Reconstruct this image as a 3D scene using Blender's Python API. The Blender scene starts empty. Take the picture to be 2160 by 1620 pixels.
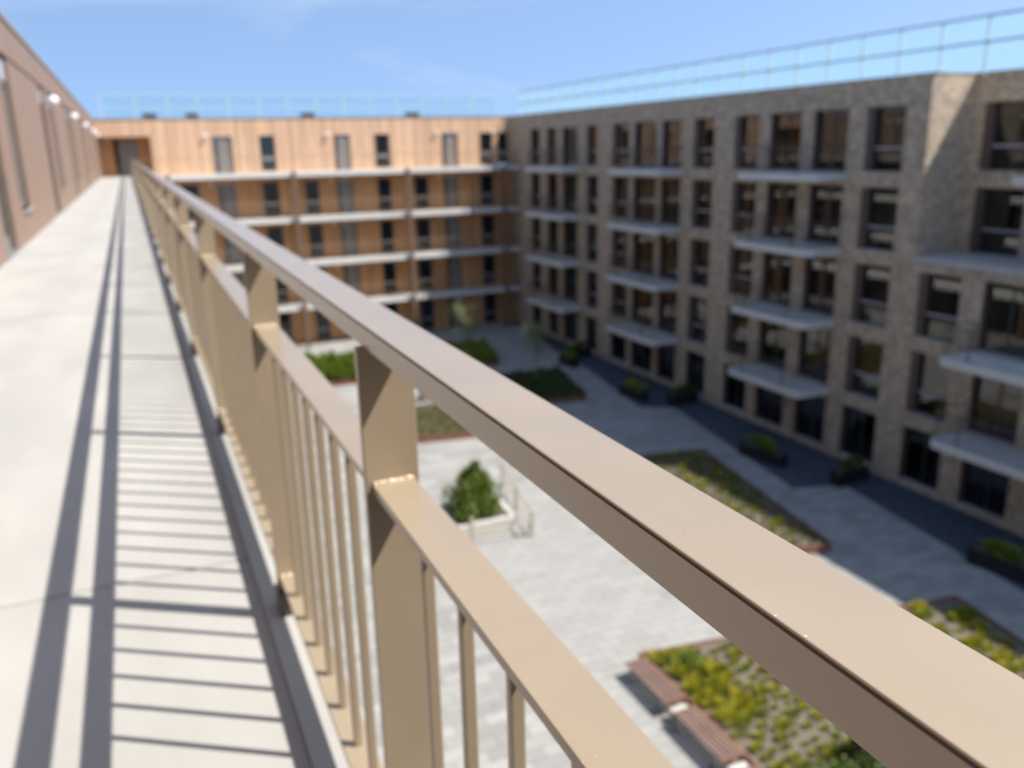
import bpy, bmesh, math, random
from mathutils import Vector, Matrix
random.seed(7)
R = math.radians
scene = bpy.context.scene
C = scene.collection

# ------------------------------------------------------------------ camera
CAMZ = 13.5
cam = bpy.data.cameras.new('camera')
cam_o = bpy.data.objects.new('camera', cam); C.objects.link(cam_o)
rt = Vector((0.91477946, -0.40339903, -0.02116033))
up = Vector((0.12719757, 0.23793338, 0.96291665))
fw = Vector((0.3834049, 0.88354792, -0.26896795))
m = Matrix((rt, up, -fw)).transposed().to_4x4(); m.translation = (0, 0, CAMZ)
cam_o.matrix_world = m
cam.sensor_width = 36; cam.lens = 36 * 1786.6 / 2160
cam.clip_start = .02; cam.clip_end = 2000
cam.dof.use_dof = True; cam.dof.focus_distance = .42
cam.dof.aperture_fstop = 7.8; cam.dof.aperture_blades = 0
scene.camera = cam_o

# ------------------------------------------------------------------ world and sun
SUN = Vector((.6, -.39, 1)).normalized()
w = bpy.data.worlds.new('World'); scene.world = w; w.use_nodes = True
nt = w.node_tree; bg = nt.nodes['Background']
sky = nt.nodes.new('ShaderNodeTexSky'); sky.sky_type = 'NISHITA'; sky.sun_disc = False
sky.sun_elevation = math.asin(SUN.z); sky.sun_rotation = math.atan2(SUN.x, SUN.y)
sky.air_density = 1.0; sky.dust_density = .7; sky.ozone_density = 1.3
tc = nt.nodes.new('ShaderNodeTexCoord')
mp = nt.nodes.new('ShaderNodeMapping'); mp.inputs['Scale'].default_value = (1.5, 1.5, 7)
nz = nt.nodes.new('ShaderNodeTexNoise'); nz.inputs['Scale'].default_value = 1.6; nz.inputs['Detail'].default_value = 7
nz.inputs['Distortion'].default_value = .6
rp = nt.nodes.new('ShaderNodeValToRGB'); rp.color_ramp.elements[0].position = .52; rp.color_ramp.elements[1].position = .8
rp.color_ramp.elements[1].color = (.42, .42, .42, 1)
mx = nt.nodes.new('ShaderNodeMix'); mx.data_type = 'RGBA'
mx.inputs['B'].default_value = (3.4, 4.0, 4.7, 1)
nt.links.new(tc.outputs['Generated'], mp.inputs['Vector']); nt.links.new(mp.outputs[0], nz.inputs['Vector'])
nt.links.new(nz.outputs['Fac'], rp.inputs['Fac']); nt.links.new(rp.outputs['Color'], mx.inputs['Factor'])
lf = nt.nodes.new('ShaderNodeVectorMath'); lf.operation = 'ADD'; lf.inputs[1].default_value = (0, 0, .3)   # clear air: no bright horizon band
nm = nt.nodes.new('ShaderNodeVectorMath'); nm.operation = 'NORMALIZE'
nt.links.new(tc.outputs['Generated'], lf.inputs[0]); nt.links.new(lf.outputs[0], nm.inputs[0]); nt.links.new(nm.outputs[0], sky.inputs['Vector'])
nt.links.new(sky.outputs[0], mx.inputs['A']); nt.links.new(mx.outputs['Result'], bg.inputs['Color'])
bg.inputs['Strength'].default_value = .136
sl = bpy.data.lights.new('sun', 'SUN'); sl.energy = 5; sl.angle = R(.53); sl.color = (1, .95, .88)
so = bpy.data.objects.new('sun', sl); C.objects.link(so)
so.rotation_euler = SUN.to_track_quat('Z', 'Y').to_euler(); so.location = (10, 0, 60)
vs = scene.view_settings
vs.view_transform = 'Standard'; vs.look = 'None'; vs.exposure = .85; vs.gamma = 1; vs.use_curve_mapping = False
scene.cycles.use_denoising = True
scene.cycles.max_bounces = 8; scene.cycles.sample_clamp_indirect = 20

# ------------------------------------------------------------------ materials
M = {}
def nodes(name):
    mt = bpy.data.materials.new(name); mt.use_nodes = True; M[name] = mt
    n = mt.node_tree; return mt, n, n.nodes['Principled BSDF']
def N(n, t, **kw):
    a = n.nodes.new(t)
    for k, v in kw.items():
        if k in a.inputs: a.inputs[k].default_value = v
        else: setattr(a, k, v)
    return a
def mat(name, col, rough=.7, metal=0, var=.12, scale=6, bump=0, bscale=60, stretch=(1, 1, 1), spec=.5, rnd=0, tint=None, coat=0, attr=None):
    """paint-like material: two noise octaves vary the colour, optional per-object and per-piece variation, bump"""
    mt, n, b = nodes(name)
    b.inputs['Roughness'].default_value = rough; b.inputs['Metallic'].default_value = metal; b.inputs['Coat Weight'].default_value = .5; b.inputs['Coat Roughness'].default_value = .16
    b.inputs['Specular IOR Level'].default_value = spec; b.inputs['Coat Weight'].default_value = coat
    t = N(n, 'ShaderNodeTexCoord'); mpn = N(n, 'ShaderNodeMapping', Scale=stretch)
    n.links.new(t.outputs['Object'], mpn.inputs['Vector'])
    nz = N(n, 'ShaderNodeTexNoise', Scale=scale, Detail=6., Roughness=.6); n.links.new(mpn.outputs[0], nz.inputs['Vector'])
    mr = N(n, 'ShaderNodeMapRange'); mr.inputs['From Min'].default_value = .3; mr.inputs['From Max'].default_value = .7
    mr.inputs['To Min'].default_value = 1 - var; mr.inputs['To Max'].default_value = 1 + var
    n.links.new(nz.outputs['Fac'], mr.inputs['Value'])
    val = mr.outputs[0]
    def mul(a, bb):
        k = N(n, 'ShaderNodeMath', operation='MULTIPLY'); n.links.new(a, k.inputs[0]); n.links.new(bb, k.inputs[1]); return k.outputs[0]
    if rnd:
        oi = N(n, 'ShaderNodeObjectInfo'); r2 = N(n, 'ShaderNodeMapRange')
        r2.inputs['To Min'].default_value = 1 - rnd; r2.inputs['To Max'].default_value = 1 + rnd
        n.links.new(oi.outputs['Random'], r2.inputs['Value']); val = mul(val, r2.outputs[0])
    if attr:
        at = N(n, 'ShaderNodeAttribute', attribute_name='tone'); val = mul(val, at.outputs['Fac'])
    hs = N(n, 'ShaderNodeVectorMath', operation='SCALE'); hs.inputs[0].default_value = col[:3]
    n.links.new(val, hs.inputs['Scale']); out = hs.outputs[0]
    if tint:
        n2 = N(n, 'ShaderNodeTexNoise', Scale=scale * .37, Detail=4.); n.links.new(mpn.outputs[0], n2.inputs['Vector'])
        r3 = N(n, 'ShaderNodeMapRange'); r3.inputs['From Min'].default_value = .42; r3.inputs['From Max'].default_value = .66
        n.links.new(n2.outputs['Fac'], r3.inputs['Value'])
        mm = N(n, 'ShaderNodeMix', data_type='RGBA'); n.links.new(r3.outputs[0], mm.inputs['Factor'])
        n.links.new(out, mm.inputs['A']); mm.inputs['B'].default_value = (*tint, 1); out = mm.outputs['Result']
    n.links.new(out, b.inputs['Base Color'])
    if bump:
        n3 = N(n, 'ShaderNodeTexNoise', Scale=bscale, Detail=4.); n.links.new(mpn.outputs[0], n3.inputs['Vector'])
        bp = N(n, 'ShaderNodeBump', Strength=bump, Distance=.01); n.links.new(n3.outputs['Fac'], bp.inputs['Height'])
        n.links.new(bp.outputs[0], b.inputs['Normal'])
    return mt
def brick_mat(name, c1, c2, mortar, bw, bh, ms, flat=False, bump=.5):
    mt, n, b = nodes(name); b.inputs['Roughness'].default_value = .85
    g = N(n, 'ShaderNodeNewGeometry'); sp = N(n, 'ShaderNodeSeparateXYZ'); n.links.new(g.outputs['Position'], sp.inputs[0])
    cb = N(n, 'ShaderNodeCombineXYZ')
    if flat:
        n.links.new(sp.outputs['Y'], cb.inputs['X']); n.links.new(sp.outputs['X'], cb.inputs['Y'])
    else:
        ad = N(n, 'ShaderNodeMath', operation='ADD'); n.links.new(sp.outputs['X'], ad.inputs[0]); n.links.new(sp.outputs['Y'], ad.inputs[1])
        n.links.new(ad.outputs[0], cb.inputs['X']); n.links.new(sp.outputs['Z'], cb.inputs['Y'])
    br = N(n, 'ShaderNodeTexBrick'); n.links.new(cb.outputs[0], br.inputs['Vector'])
    br.inputs['Scale'].default_value = 1; br.inputs['Brick Width'].default_value = bw; br.inputs['Row Height'].default_value = bh
    br.inputs['Mortar Size'].default_value = ms; br.inputs['Color1'].default_value = (*c1, 1); br.inputs['Color2'].default_value = (*c2, 1)
    br.inputs['Mortar'].default_value = (*mortar, 1); br.inputs['Bias'].default_value = -.1
    nz = N(n, 'ShaderNodeTexNoise', Scale=2.6, Detail=6.); n.links.new(g.outputs['Position'], nz.inputs['Vector'])
    n2 = N(n, 'ShaderNodeTexNoise', Scale=5.5, Detail=3.); n.links.new(cb.outputs[0], n2.inputs['Vector'])
    av = N(n, 'ShaderNodeMath', operation='ADD'); n.links.new(nz.outputs['Fac'], av.inputs[0]); n.links.new(n2.outputs['Fac'], av.inputs[1])
    mr = N(n, 'ShaderNodeMapRange'); mr.inputs['From Min'].default_value = .65; mr.inputs['From Max'].default_value = 1.35
    mr.inputs['To Min'].default_value = .62; mr.inputs['To Max'].default_value = 1.38
    n.links.new(av.outputs[0], mr.inputs['Value'])
    s = N(n, 'ShaderNodeVectorMath', operation='SCALE'); n.links.new(br.outputs['Color'], s.inputs[0]); n.links.new(mr.outputs[0], s.inputs['Scale'])
    n.links.new(s.outputs[0], b.inputs['Base Color'])
    bp = N(n, 'ShaderNodeBump', Strength=bump, Distance=.01, invert=True); n.links.new(br.outputs['Fac'], bp.inputs['Height'])
    n.links.new(bp.outputs[0], b.inputs['Normal'])
def glass_mat(name, tint, refl, rough=.0):
    mt, n, b = nodes(name); n.nodes.remove(b); o = n.nodes['Material Output']
    tr = N(n, 'ShaderNodeBsdfTransparent'); tr.inputs['Color'].default_value = (*tint, 1)
    gl = N(n, 'ShaderNodeBsdfGlossy', Roughness=rough); fr = N(n, 'ShaderNodeFresnel', IOR=refl)
    mxs = N(n, 'ShaderNodeMixShader'); n.links.new(fr.outputs[0], mxs.inputs['Fac'])
    n.links.new(tr.outputs[0], mxs.inputs[1]); n.links.new(gl.outputs[0], mxs.inputs[2]); n.links.new(mxs.outputs[0], o.inputs['Surface'])
def leaf_mat(name, c1, c2, trans=.35):
    mt, n, b = nodes(name); b.inputs['Roughness'].default_value = .55
    t = N(n, 'ShaderNodeTexCoord'); nz = N(n, 'ShaderNodeTexNoise', Scale=4., Detail=3.); n.links.new(t.outputs['Object'], nz.inputs['Vector'])
    at = N(n, 'ShaderNodeAttribute', attribute_name='tone'); oi = N(n, 'ShaderNodeObjectInfo')
    a1 = N(n, 'ShaderNodeMath', operation='MULTIPLY_ADD'); n.links.new(oi.outputs['Random'], a1.inputs[0]); a1.inputs[1].default_value = .6; n.links.new(at.outputs['Fac'], a1.inputs[2])
    a2 = N(n, 'ShaderNodeMath', operation='MULTIPLY_ADD'); n.links.new(nz.outputs['Fac'], a2.inputs[0]); a2.inputs[1].default_value = .6; n.links.new(a1.outputs[0], a2.inputs[2])
    mr = N(n, 'ShaderNodeMapRange'); mr.inputs['From Min'].default_value = .5; mr.inputs['From Max'].default_value = 1.9; n.links.new(a2.outputs[0], mr.inputs['Value'])
    mm = N(n, 'ShaderNodeMix', data_type='RGBA'); mm.inputs['A'].default_value = (*c1, 1); mm.inputs['B'].default_value = (*c2, 1)
    n.links.new(mr.outputs[0], mm.inputs['Factor']); n.links.new(mm.outputs['Result'], b.inputs['Base Color'])
    tl = N(n, 'ShaderNodeBsdfTranslucent'); n.links.new(mm.outputs['Result'], tl.inputs['Color'])
    ms = N(n, 'ShaderNodeMixShader'); ms.inputs['Fac'].default_value = trans
    o = n.nodes['Material Output']; n.links.new(b.outputs[0], ms.inputs[1]); n.links.new(tl.outputs[0], ms.inputs[2]); n.links.new(ms.outputs[0], o.inputs['Surface'])
def rail_mat(name, col, rough, metal):
    """powder coat: fine orange-peel grain, pale dust specks, faint smudges in the gloss"""
    mt, n, b = nodes(name); b.inputs['Metallic'].default_value = metal; b.inputs['Coat Weight'].default_value = .5; b.inputs['Coat Roughness'].default_value = .16
    g = N(n, 'ShaderNodeNewGeometry')
    n1 = N(n, 'ShaderNodeTexNoise', Scale=9., Detail=5.); n.links.new(g.outputs['Position'], n1.inputs['Vector'])
    n2 = N(n, 'ShaderNodeTexNoise', Scale=1400., Detail=2.); n.links.new(g.outputs['Position'], n2.inputs['Vector'])
    v = N(n, 'ShaderNodeTexVoronoi', Scale=95.); n.links.new(g.outputs['Position'], v.inputs['Vector'])
    vc = N(n, 'ShaderNodeSeparateColor'); n.links.new(v.outputs['Color'], vc.inputs[0])
    sz = N(n, 'ShaderNodeMath', operation='MULTIPLY_ADD'); n.links.new(vc.outputs[0], sz.inputs[0]); sz.inputs[1].default_value = .22; sz.inputs[2].default_value = -.13
    lt = N(n, 'ShaderNodeMath', operation='LESS_THAN'); n.links.new(v.outputs['Distance'], lt.inputs[0]); n.links.new(sz.outputs[0], lt.inputs[1])
    lf = N(n, 'ShaderNodeMath', operation='MULTIPLY'); n.links.new(lt.outputs[0], lf.inputs[0]); lf.inputs[1].default_value = .5
    mr = N(n, 'ShaderNodeMapRange'); mr.inputs['To Min'].default_value = .9; mr.inputs['To Max'].default_value = 1.1
    n.links.new(n1.outputs['Fac'], mr.inputs['Value'])
    m2 = N(n, 'ShaderNodeMapRange'); m2.inputs['From Min'].default_value = .3; m2.inputs['From Max'].default_value = .7
    m2.inputs['To Min'].default_value = .965; m2.inputs['To Max'].default_value = 1.035; n.links.new(n2.outputs['Fac'], m2.inputs['Value'])
    k = N(n, 'ShaderNodeMath', operation='MULTIPLY'); n.links.new(mr.outputs[0], k.inputs[0]); n.links.new(m2.outputs[0], k.inputs[1])
    s = N(n, 'ShaderNodeVectorMath', operation='SCALE'); s.inputs[0].default_value = col; n.links.new(k.outputs[0], s.inputs['Scale'])
    dk = N(n, 'ShaderNodeMath', operation='GREATER_THAN'); n.links.new(vc.outputs[1], dk.inputs[0]); dk.inputs[1].default_value = .5
    sc = N(n, 'ShaderNodeMix', data_type='RGBA'); sc.inputs['A'].default_value = (.7, .64, .55, 1); sc.inputs['B'].default_value = (.14, .1, .07, 1)
    n.links.new(dk.outputs[0], sc.inputs['Factor'])
    mm = N(n, 'ShaderNodeMix', data_type='RGBA'); n.links.new(lf.outputs[0], mm.inputs['Factor']); n.links.new(s.outputs[0], mm.inputs['A'])
    n.links.new(sc.outputs['Result'], mm.inputs['B']); n.links.new(mm.outputs['Result'], b.inputs['Base Color'])
    r = N(n, 'ShaderNodeMapRange'); r.inputs['To Min'].default_value = rough - .08; r.inputs['To Max'].default_value = rough + .1
    n.links.new(n1.outputs['Fac'], r.inputs['Value']); n.links.new(r.outputs[0], b.inputs['Roughness'])
    bp = N(n, 'ShaderNodeBump', Strength=.06, Distance=.0005); n.links.new(n2.outputs['Fac'], bp.inputs['Height']); n.links.new(bp.outputs[0], b.inputs['Normal'])
rail_mat('champagne', (.285, .225, .152), .4, .05)
rail_mat('weld', (.5, .4, .28), .16, .6)
mat('bracket', (.07, .055, .047), .5, var=.2, scale=20)
mat('concrete_floor', (.32, .311, .287), .85, var=.1, scale=2.2, bump=.15, bscale=220, stretch=(1, .45, 1), tint=(.262, .256, .236))
mat('concrete', (.37, .36, .34), .8, var=.1, scale=2.5, bump=.1, bscale=90)
mat('slab', (.54, .53, .5), .7, var=.08, scale=1.5)
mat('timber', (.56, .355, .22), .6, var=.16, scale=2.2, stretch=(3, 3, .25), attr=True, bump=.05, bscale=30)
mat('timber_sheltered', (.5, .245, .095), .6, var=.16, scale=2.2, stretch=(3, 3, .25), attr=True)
mat('timber_brown', (.15, .1, .07), .6, var=.15, scale=3, stretch=(3, 3, .3))
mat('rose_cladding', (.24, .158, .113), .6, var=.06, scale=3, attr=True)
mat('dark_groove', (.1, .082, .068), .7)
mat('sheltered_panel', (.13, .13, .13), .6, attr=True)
mat('trim', (.33, .29, .23), .5)
mat('door_grey', (.2, .175, .15), .5, var=.05)
mat('frame_dark', (.045, .045, .048), .4)
mat('frame_grey', (.3, .3, .31), .45)
mat('reveal_brown', (.085, .055, .045), .5)
mat('panel_pale', (.4, .41, .43), .35)
mat('steel', (.45, .46, .47), .35, metal=.8)
mat('room', (.55, .57, .59), .9)
mat('curtain', (.62, .61, .58), .9)
mat('globe', (.75, .74, .75), .25)
mat('roof_dark', (.05, .045, .045), .8)
mat('roofing', (.2, .2, .2), .9)
mat('corten', (.2, .09, .055), .8, var=.3, scale=5, tint=(.15, .06, .035))
mat('soil', (.115, .096, .07), .95, var=.35, scale=9, bump=.8, bscale=25)
mat('bench_wood', (.16, .1, .075), .55, var=.2, scale=4, stretch=(4, .4, 4), rnd=.12)
mat('black_box', (.006, .006, .008), .6)
mat('bark', (.2, .16, .11), .9)
mat('paver', (.258, .252, .234), .85, var=.05, scale=4, rnd=.07, attr=True, bump=.15, bscale=70)
mat('grout', (.12, .118, .11), .95, var=.15, scale=3)
mat('planter_white', (.42, .4, .355), .7, var=.08)
mat('guard_wood', (.36, .31, .24), .7)
mat('shirt', (.03, .06, .065), .8); mat('red_shirt', (.3, .03, .035), .8)
mat('skin', (.4, .235, .18), .55); mat('trousers', (.02, .022, .03), .8); mat('hair', (.02, .014, .01), .6)
brick_mat('brick', (.46, .355, .25), (.265, .2, .14), (.4, .34, .265), .21, .06, .008)
brick_mat('slate', (.05, .062, .085), (.036, .045, .062), (.02, .024, .03), .2, .1, .006, flat=True)
glass_mat('glass', (.62, .77, .8), 2.0)
glass_mat('roof_glass', (.9, .98, .97), 1.4, .02)
_n = M['roof_glass'].node_tree; _o = _n.nodes['Material Output']; _t = N(_n, 'ShaderNodeBsdfTranslucent'); _t.inputs['Color'].default_value = (.55, .85, .85, 1)
_m = N(_n, 'ShaderNodeMixShader'); _m.inputs['Fac'].default_value = .075; _n.links.new(_o.inputs['Surface'].links[0].from_socket, _m.inputs[1])
_n.links.new(_t.outputs[0], _m.inputs[2]); _n.links.new(_m.outputs[0], _o.inputs['Surface'])
mt, n, b = nodes('dark_glass'); b.inputs['Base Color'].default_value = (.012, .015, .018, 1); b.inputs['Roughness'].default_value = .04
mt, n, b = nodes('wall_glass'); b.inputs['Base Color'].default_value = (.05, .045, .04, 1); b.inputs['Roughness'].default_value = .17; b.inputs['Specular IOR Level'].default_value = 1.
leaf_mat('yellow_leaf', (.2, .21, .01), (.5, .44, .015))
leaf_mat('green_leaf', (.035, .06, .008), (.12, .165, .02))
leaf_mat('cover_leaf', (.075, .075, .018), (.19, .18, .035))
leaf_mat('fresh_leaf', (.09, .14, .012), (.29, .35, .028))
leaf_mat('bush_leaf', (.075, .115, .012), (.28, .34, .035))
leaf_mat('tuft_green', (.13, .17, .012), (.36, .38, .02))
leaf_mat('pale_leaf', (.14, .17, .07), (.26, .29, .14))

# ------------------------------------------------------------------ mesh helpers
class MB:
    def __init__(s): s.v = []; s.f = []; s.t = []
    def face(s, pts, tone=1.):
        i = len(s.v); s.v += [tuple(p) for p in pts]; s.f.append(tuple(range(i, i + len(pts)))); s.t.append(tone); return s
    def box(s, x0, x1, y0, y1, z0, z1, tone=1., top_only=False):
        i = len(s.v)
        s.v += [(x0, y0, z0), (x1, y0, z0), (x1, y1, z0), (x0, y1, z0), (x0, y0, z1), (x1, y0, z1), (x1, y1, z1), (x0, y1, z1)]
        fs = [(4, 5, 6, 7), (0, 1, 5, 4), (1, 2, 6, 5), (2, 3, 7, 6), (3, 0, 4, 7)] + ([] if top_only else [(3, 2, 1, 0)])
        s.f += [tuple(i + k for k in f) for f in fs]; s.t += [tone] * len(fs); return s
    def bar(s, a, b, wd, hg=None):
        """rectangular bar from a to b"""
        a = Vector(a); b = Vector(b); d = (b - a).normalized(); hg = hg or wd
        u = d.cross(Vector((0, 0, 1)));  u = Vector((1, 0, 0)) if u.length < .01 else u.normalized()
        q = u.cross(d); i = len(s.v)
        for p in (a, b):
            for e, g in ((-1, -1), (1, -1), (1, 1), (-1, 1)): s.v.append(tuple(p + u * e * wd / 2 + q * g * hg / 2))
        fs = [(0, 1, 2, 3), (7, 6, 5, 4), (0, 4, 5, 1), (1, 5, 6, 2), (2, 6, 7, 3), (3, 7, 4, 0)]
        s.f += [tuple(i + k for k in f) for f in fs]; s.t += [1.] * 6; return s
    def prism(s, poly, z0, z1, tone=1.):
        i = len(s.v); n = len(poly)
        s.v += [(x, y, z0) for x, y in poly] + [(x, y, z1) for x, y in poly]
        s.f += [tuple(range(i + n, i + 2 * n)), tuple(range(i + n - 1, i - 1, -1))]
        s.f += [(i + k, i + (k + 1) % n, i + n + (k + 1) % n, i + n + k) for k in range(n)]
        s.t += [tone] * (n + 2); return s
    def tube(s, pts, r, seg=8):
        prev = None
        for k, p in enumerate(pts):
            p = Vector(p); rr = r[k] if isinstance(r, (list, tuple)) else r
            d = (Vector(pts[min(k + 1, len(pts) - 1)]) - Vector(pts[max(k - 1, 0)])).normalized()
            u = d.cross(Vector((.3, 1, .2))).normalized(); q = u.cross(d); i = len(s.v)
            s.v += [tuple(p + (u * math.cos(2 * math.pi * j / seg) + q * math.sin(2 * math.pi * j / seg)) * rr) for j in range(seg)]
            if prev is not None:
                for j in range(seg):
                    s.f.append((prev + j, prev + (j + 1) % seg, i + (j + 1) % seg, i + j)); s.t.append(1.)
            prev = i
        return s
    def mesh(s, name, mt, smooth=False):
        me = bpy.data.meshes.new(name); me.from_pydata(s.v, [], s.f); me.update()
        a = me.attributes.new('tone', 'FLOAT', 'FACE'); a.data.foreach_set('value', s.t)
        me.materials.append(M[mt])
        if smooth: me.polygons.foreach_set('use_smooth', [True] * len(me.polygons))
        return me
    def build(s, name, mt, parent=None, smooth=False, loc=None):
        """links the collected shapes as ONE object; vertices are world coordinates unless loc is given"""
        if loc is None and parent is not None:
            p = root_loc(parent); s.v = [(a - p[0], b - p[1], c - p[2]) for a, b, c in s.v]
        o = obj(name, s.mesh(name, mt, smooth), parent)
        if loc is not None: o.location = loc
        return o
def root_loc(o):
    l = Vector(o.location)
    return l + root_loc(o.parent) if o.parent else l
def obj(name, me, parent=None, loc=None, rz=0):
    o = bpy.data.objects.new(name, me); C.objects.link(o); o.parent = parent
    if loc is not None: o.location = loc
    o.rotation_euler.z = rz; return o
def tag(o, label=None, cat=None, group=None, kind=None):
    for k, v in (('label', label), ('category', cat), ('group', group), ('kind', kind)):
        if v: o[k] = v
    return o
def thing(name, label, cat, loc, group=None, rz=0):
    return tag(obj(name, None, None, loc, rz), label, cat, group)
def bevel(o, wd, seg=2):
    bm = bmesh.new(); bm.from_mesh(o.data); bmesh.ops.remove_doubles(bm, verts=bm.verts, dist=1e-6)
    bmesh.ops.bevel(bm, geom=list(bm.edges), offset=wd, segments=seg, affect='EDGES', profile=.5)
    bm.to_mesh(o.data); bm.free(); return o
def wall_grid(mb, P, u0, u1, v0, v1, openings, thick):
    """a wall with rectangular openings: P(u, v, depth) -> xyz; only real faces are made"""
    us = sorted({u0, u1} | {a for o in openings for a in o[:2] if u0 < a < u1})
    vv = sorted({v0, v1} | {a for o in openings for a in o[2:] if v0 < a < v1})
    def solid(i, j):
        if not (0 <= i < len(us) - 1 and 0 <= j < len(vv) - 1): return False
        cu = (us[i] + us[i + 1]) / 2; cv = (vv[j] + vv[j + 1]) / 2
        return not any(o[0] < cu < o[1] and o[2] < cv < o[3] for o in openings)
    for i in range(len(us) - 1):
        for j in range(len(vv) - 1):
            if not solid(i, j): continue
            a, b2, c, d = us[i], us[i + 1], vv[j], vv[j + 1]
            mb.face([P(a, c, 0), P(b2, c, 0), P(b2, d, 0), P(a, d, 0)]); mb.face([P(a, c, thick), P(a, d, thick), P(b2, d, thick), P(b2, c, thick)])
            if not solid(i - 1, j): mb.face([P(a, c, 0), P(a, d, 0), P(a, d, thick), P(a, c, thick)])
            if not solid(i + 1, j): mb.face([P(b2, c, 0), P(b2, c, thick), P(b2, d, thick), P(b2, d, 0)])
            if not solid(i, j - 1): mb.face([P(a, c, 0), P(a, c, thick), P(b2, c, thick), P(b2, c, 0)])
            if not solid(i, j + 1): mb.face([P(a, d, 0), P(b2, d, 0), P(b2, d, thick), P(a, d, thick)])
    return mb
def boards(mb, P, u0, u1, v0, v1, openings, pitch, gap, thick, spread):
    """vertical boards between the openings, each with its own tone and a recessed joint"""
    u = u0
    while u < u1 - .02:
        a, b2 = u + gap / 2, min(u + pitch, u1) - gap / 2
        cuts = sorted((o[2], o[3]) for o in openings if o[0] < b2 and o[1] > a)
        z = v0; t = random.uniform(1 - spread, 1 + spread)
        for c, d in cuts + [(v1, v1)]:
            if c - z > .02:
                q = [P(a, z, -thick), P(b2, z, 0), P(a, min(c, v1), 0)]
                xs = [p[0] for p in (q[0], q[1])]; ys = [p[1] for p in (q[0], q[1])]
                mb.box(min(xs), max(xs), min(ys), max(ys), z, min(c, v1), t * random.uniform(.97, 1.03))
            z = max(z, d)
        u += pitch
    return mb
def leaves(mb, n, pos, size, flat=.4, upright=0):
    """n small leaf faces; pos() gives a point"""
    for _ in range(n):
        p = Vector(pos()); a = random.uniform(0, 6.28); t = random.uniform(-flat, 1) if upright == 0 else upright + random.uniform(-.3, .3)
        d = Vector((math.cos(a) * math.cos(t), math.sin(a) * math.cos(t), math.sin(t)))
        s = size * random.uniform(.6, 1.3); q = d.cross(Vector((random.uniform(-1, 1), random.uniform(-1, 1), random.uniform(.2, 1)))).normalized() * s * .3
        mb.face([p, p + d * s * .5 + q, p + d * s, p + d * s * .5 - q], random.uniform(0, .8))
    return mb

LV = [0, 3.05, 6.1, 9.15, 12.2]          # floor levels; the walkway is level 4
TOP = 15.8                               # parapet
XL = -1.587; XS = .345                   # left wall plane, walkway slab edge
YF = 61.6; YS = 60.0                     # far facade, far gallery edge
XR = 27.0                                # right facade

# ------------------------------------------------------------------ ground
g = MB().face([(-300, -300, 0), (400, -300, 0), (400, 500, 0), (-300, 500, 0)]).build('ground', 'grout')
tag(g, kind='structure')
pav = MB(); single = []
PW, PH = .8, .4
def in_poly(x, y, poly):
    c = False
    for k in range(len(poly)):
        (x1, y1), (x2, y2) = poly[k], poly[k - 1]
        if (y1 > y) != (y2 > y) and x < (x2 - x1) * (y - y1) / (y2 - y1) + x1: c = not c
    return c
BED_A = [(10.95, 8.0), (19.7, 8.0), (21.05, 15.5), (10.95, 17.05)]
BED_B = [(15.6, 20.6), (20.3, 19.75), (22.0, 29.4), (15.6, 30.4)]
BED_C = [(10.2, 36.85), (17.2, 35.8), (17.2, 40.9), (10.2, 41.2)]
BED_D = [(16.6, 40.05), (21.45, 39.3), (22.6, 44.8), (16.6, 45.4)]
BED_E = [(8.7, 49.0), (13.2, 48.3), (13.2, 52.4), (8.7, 52.8)]
BED_F = [(16.2, 49.3), (20.3, 48.8), (21.2, 53.4), (16.2, 53.9)]
BEDS = [BED_A, BED_B, BED_C, BED_D, BED_E, BED_F]
TERR = [[(27, 12), (23.1, 12), (25.0, 23.95), (27, 23.75)], [(27, 23.75), (25.0, 23.95), (22.95, 24.65), (25.0, 36.1), (27, 35.8)],
        [(27, 35.8), (25.0, 36.1), (23.4, 36.8), (25.3, 48.2), (27, 48)], [(27, 48), (25.3, 48.2), (24.9, 48.6), (26.7, 58.5), (27, 58.5)]]
rows = int((YF - 8) / PH)
for j in range(rows):
    y = 8 + j * PH; off = (j % 2) * PW / 2
    for i in range(-1, int((XR - .2) / PW) + 1):
        x = .3 + i * PW + off; cx, cy = x + PW / 2, y + PH / 2
        if x + PW > XR or x < XL: continue
        if any(in_poly(cx, cy, b_) for b_ in BEDS) and all(in_poly(cx + a, cy + c, b_) for b_ in BEDS if in_poly(cx, cy, b_) for a in (-.4, .4) for c in (-.3, .3)): continue
        h = .012 + random.uniform(0, .004); t = random.choice([.85, .91, .96, 1, 1.03, 1.08, 1.14])
        if 7.6 < cx < 13.9 and 12.5 < cy < 30: single.append((cy, x, y, h, t))
        else: pav.box(x + .006, x + PW - .006, y + .007, y + PH - .007, -.02, h, t, True)
single.sort()
for k, (cy, x, y, h, t) in enumerate(single):
    if k >= 300: pav.box(x + .006, x + PW - .006, y + .007, y + PH - .007, -.02, h, t, True)
paving = tag(pav.build('paving', 'paver'), kind='stuff', label='pale grey rectangular concrete pavers covering the courtyard', cat='paving')
pm = MB().box(.006, PW - .006, .007, PH - .007, -.02, .014, 1., True).mesh('paver', 'paver')
for cy, x, y, h, t in single[:300]: obj('paver', pm, g, (x, y, h - .014))
for k, p in enumerate(TERR):
    tag(MB().prism(p, .0, .03 + .002 * k).build('terrace_paving', 'slate'), kind='structure')

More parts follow.
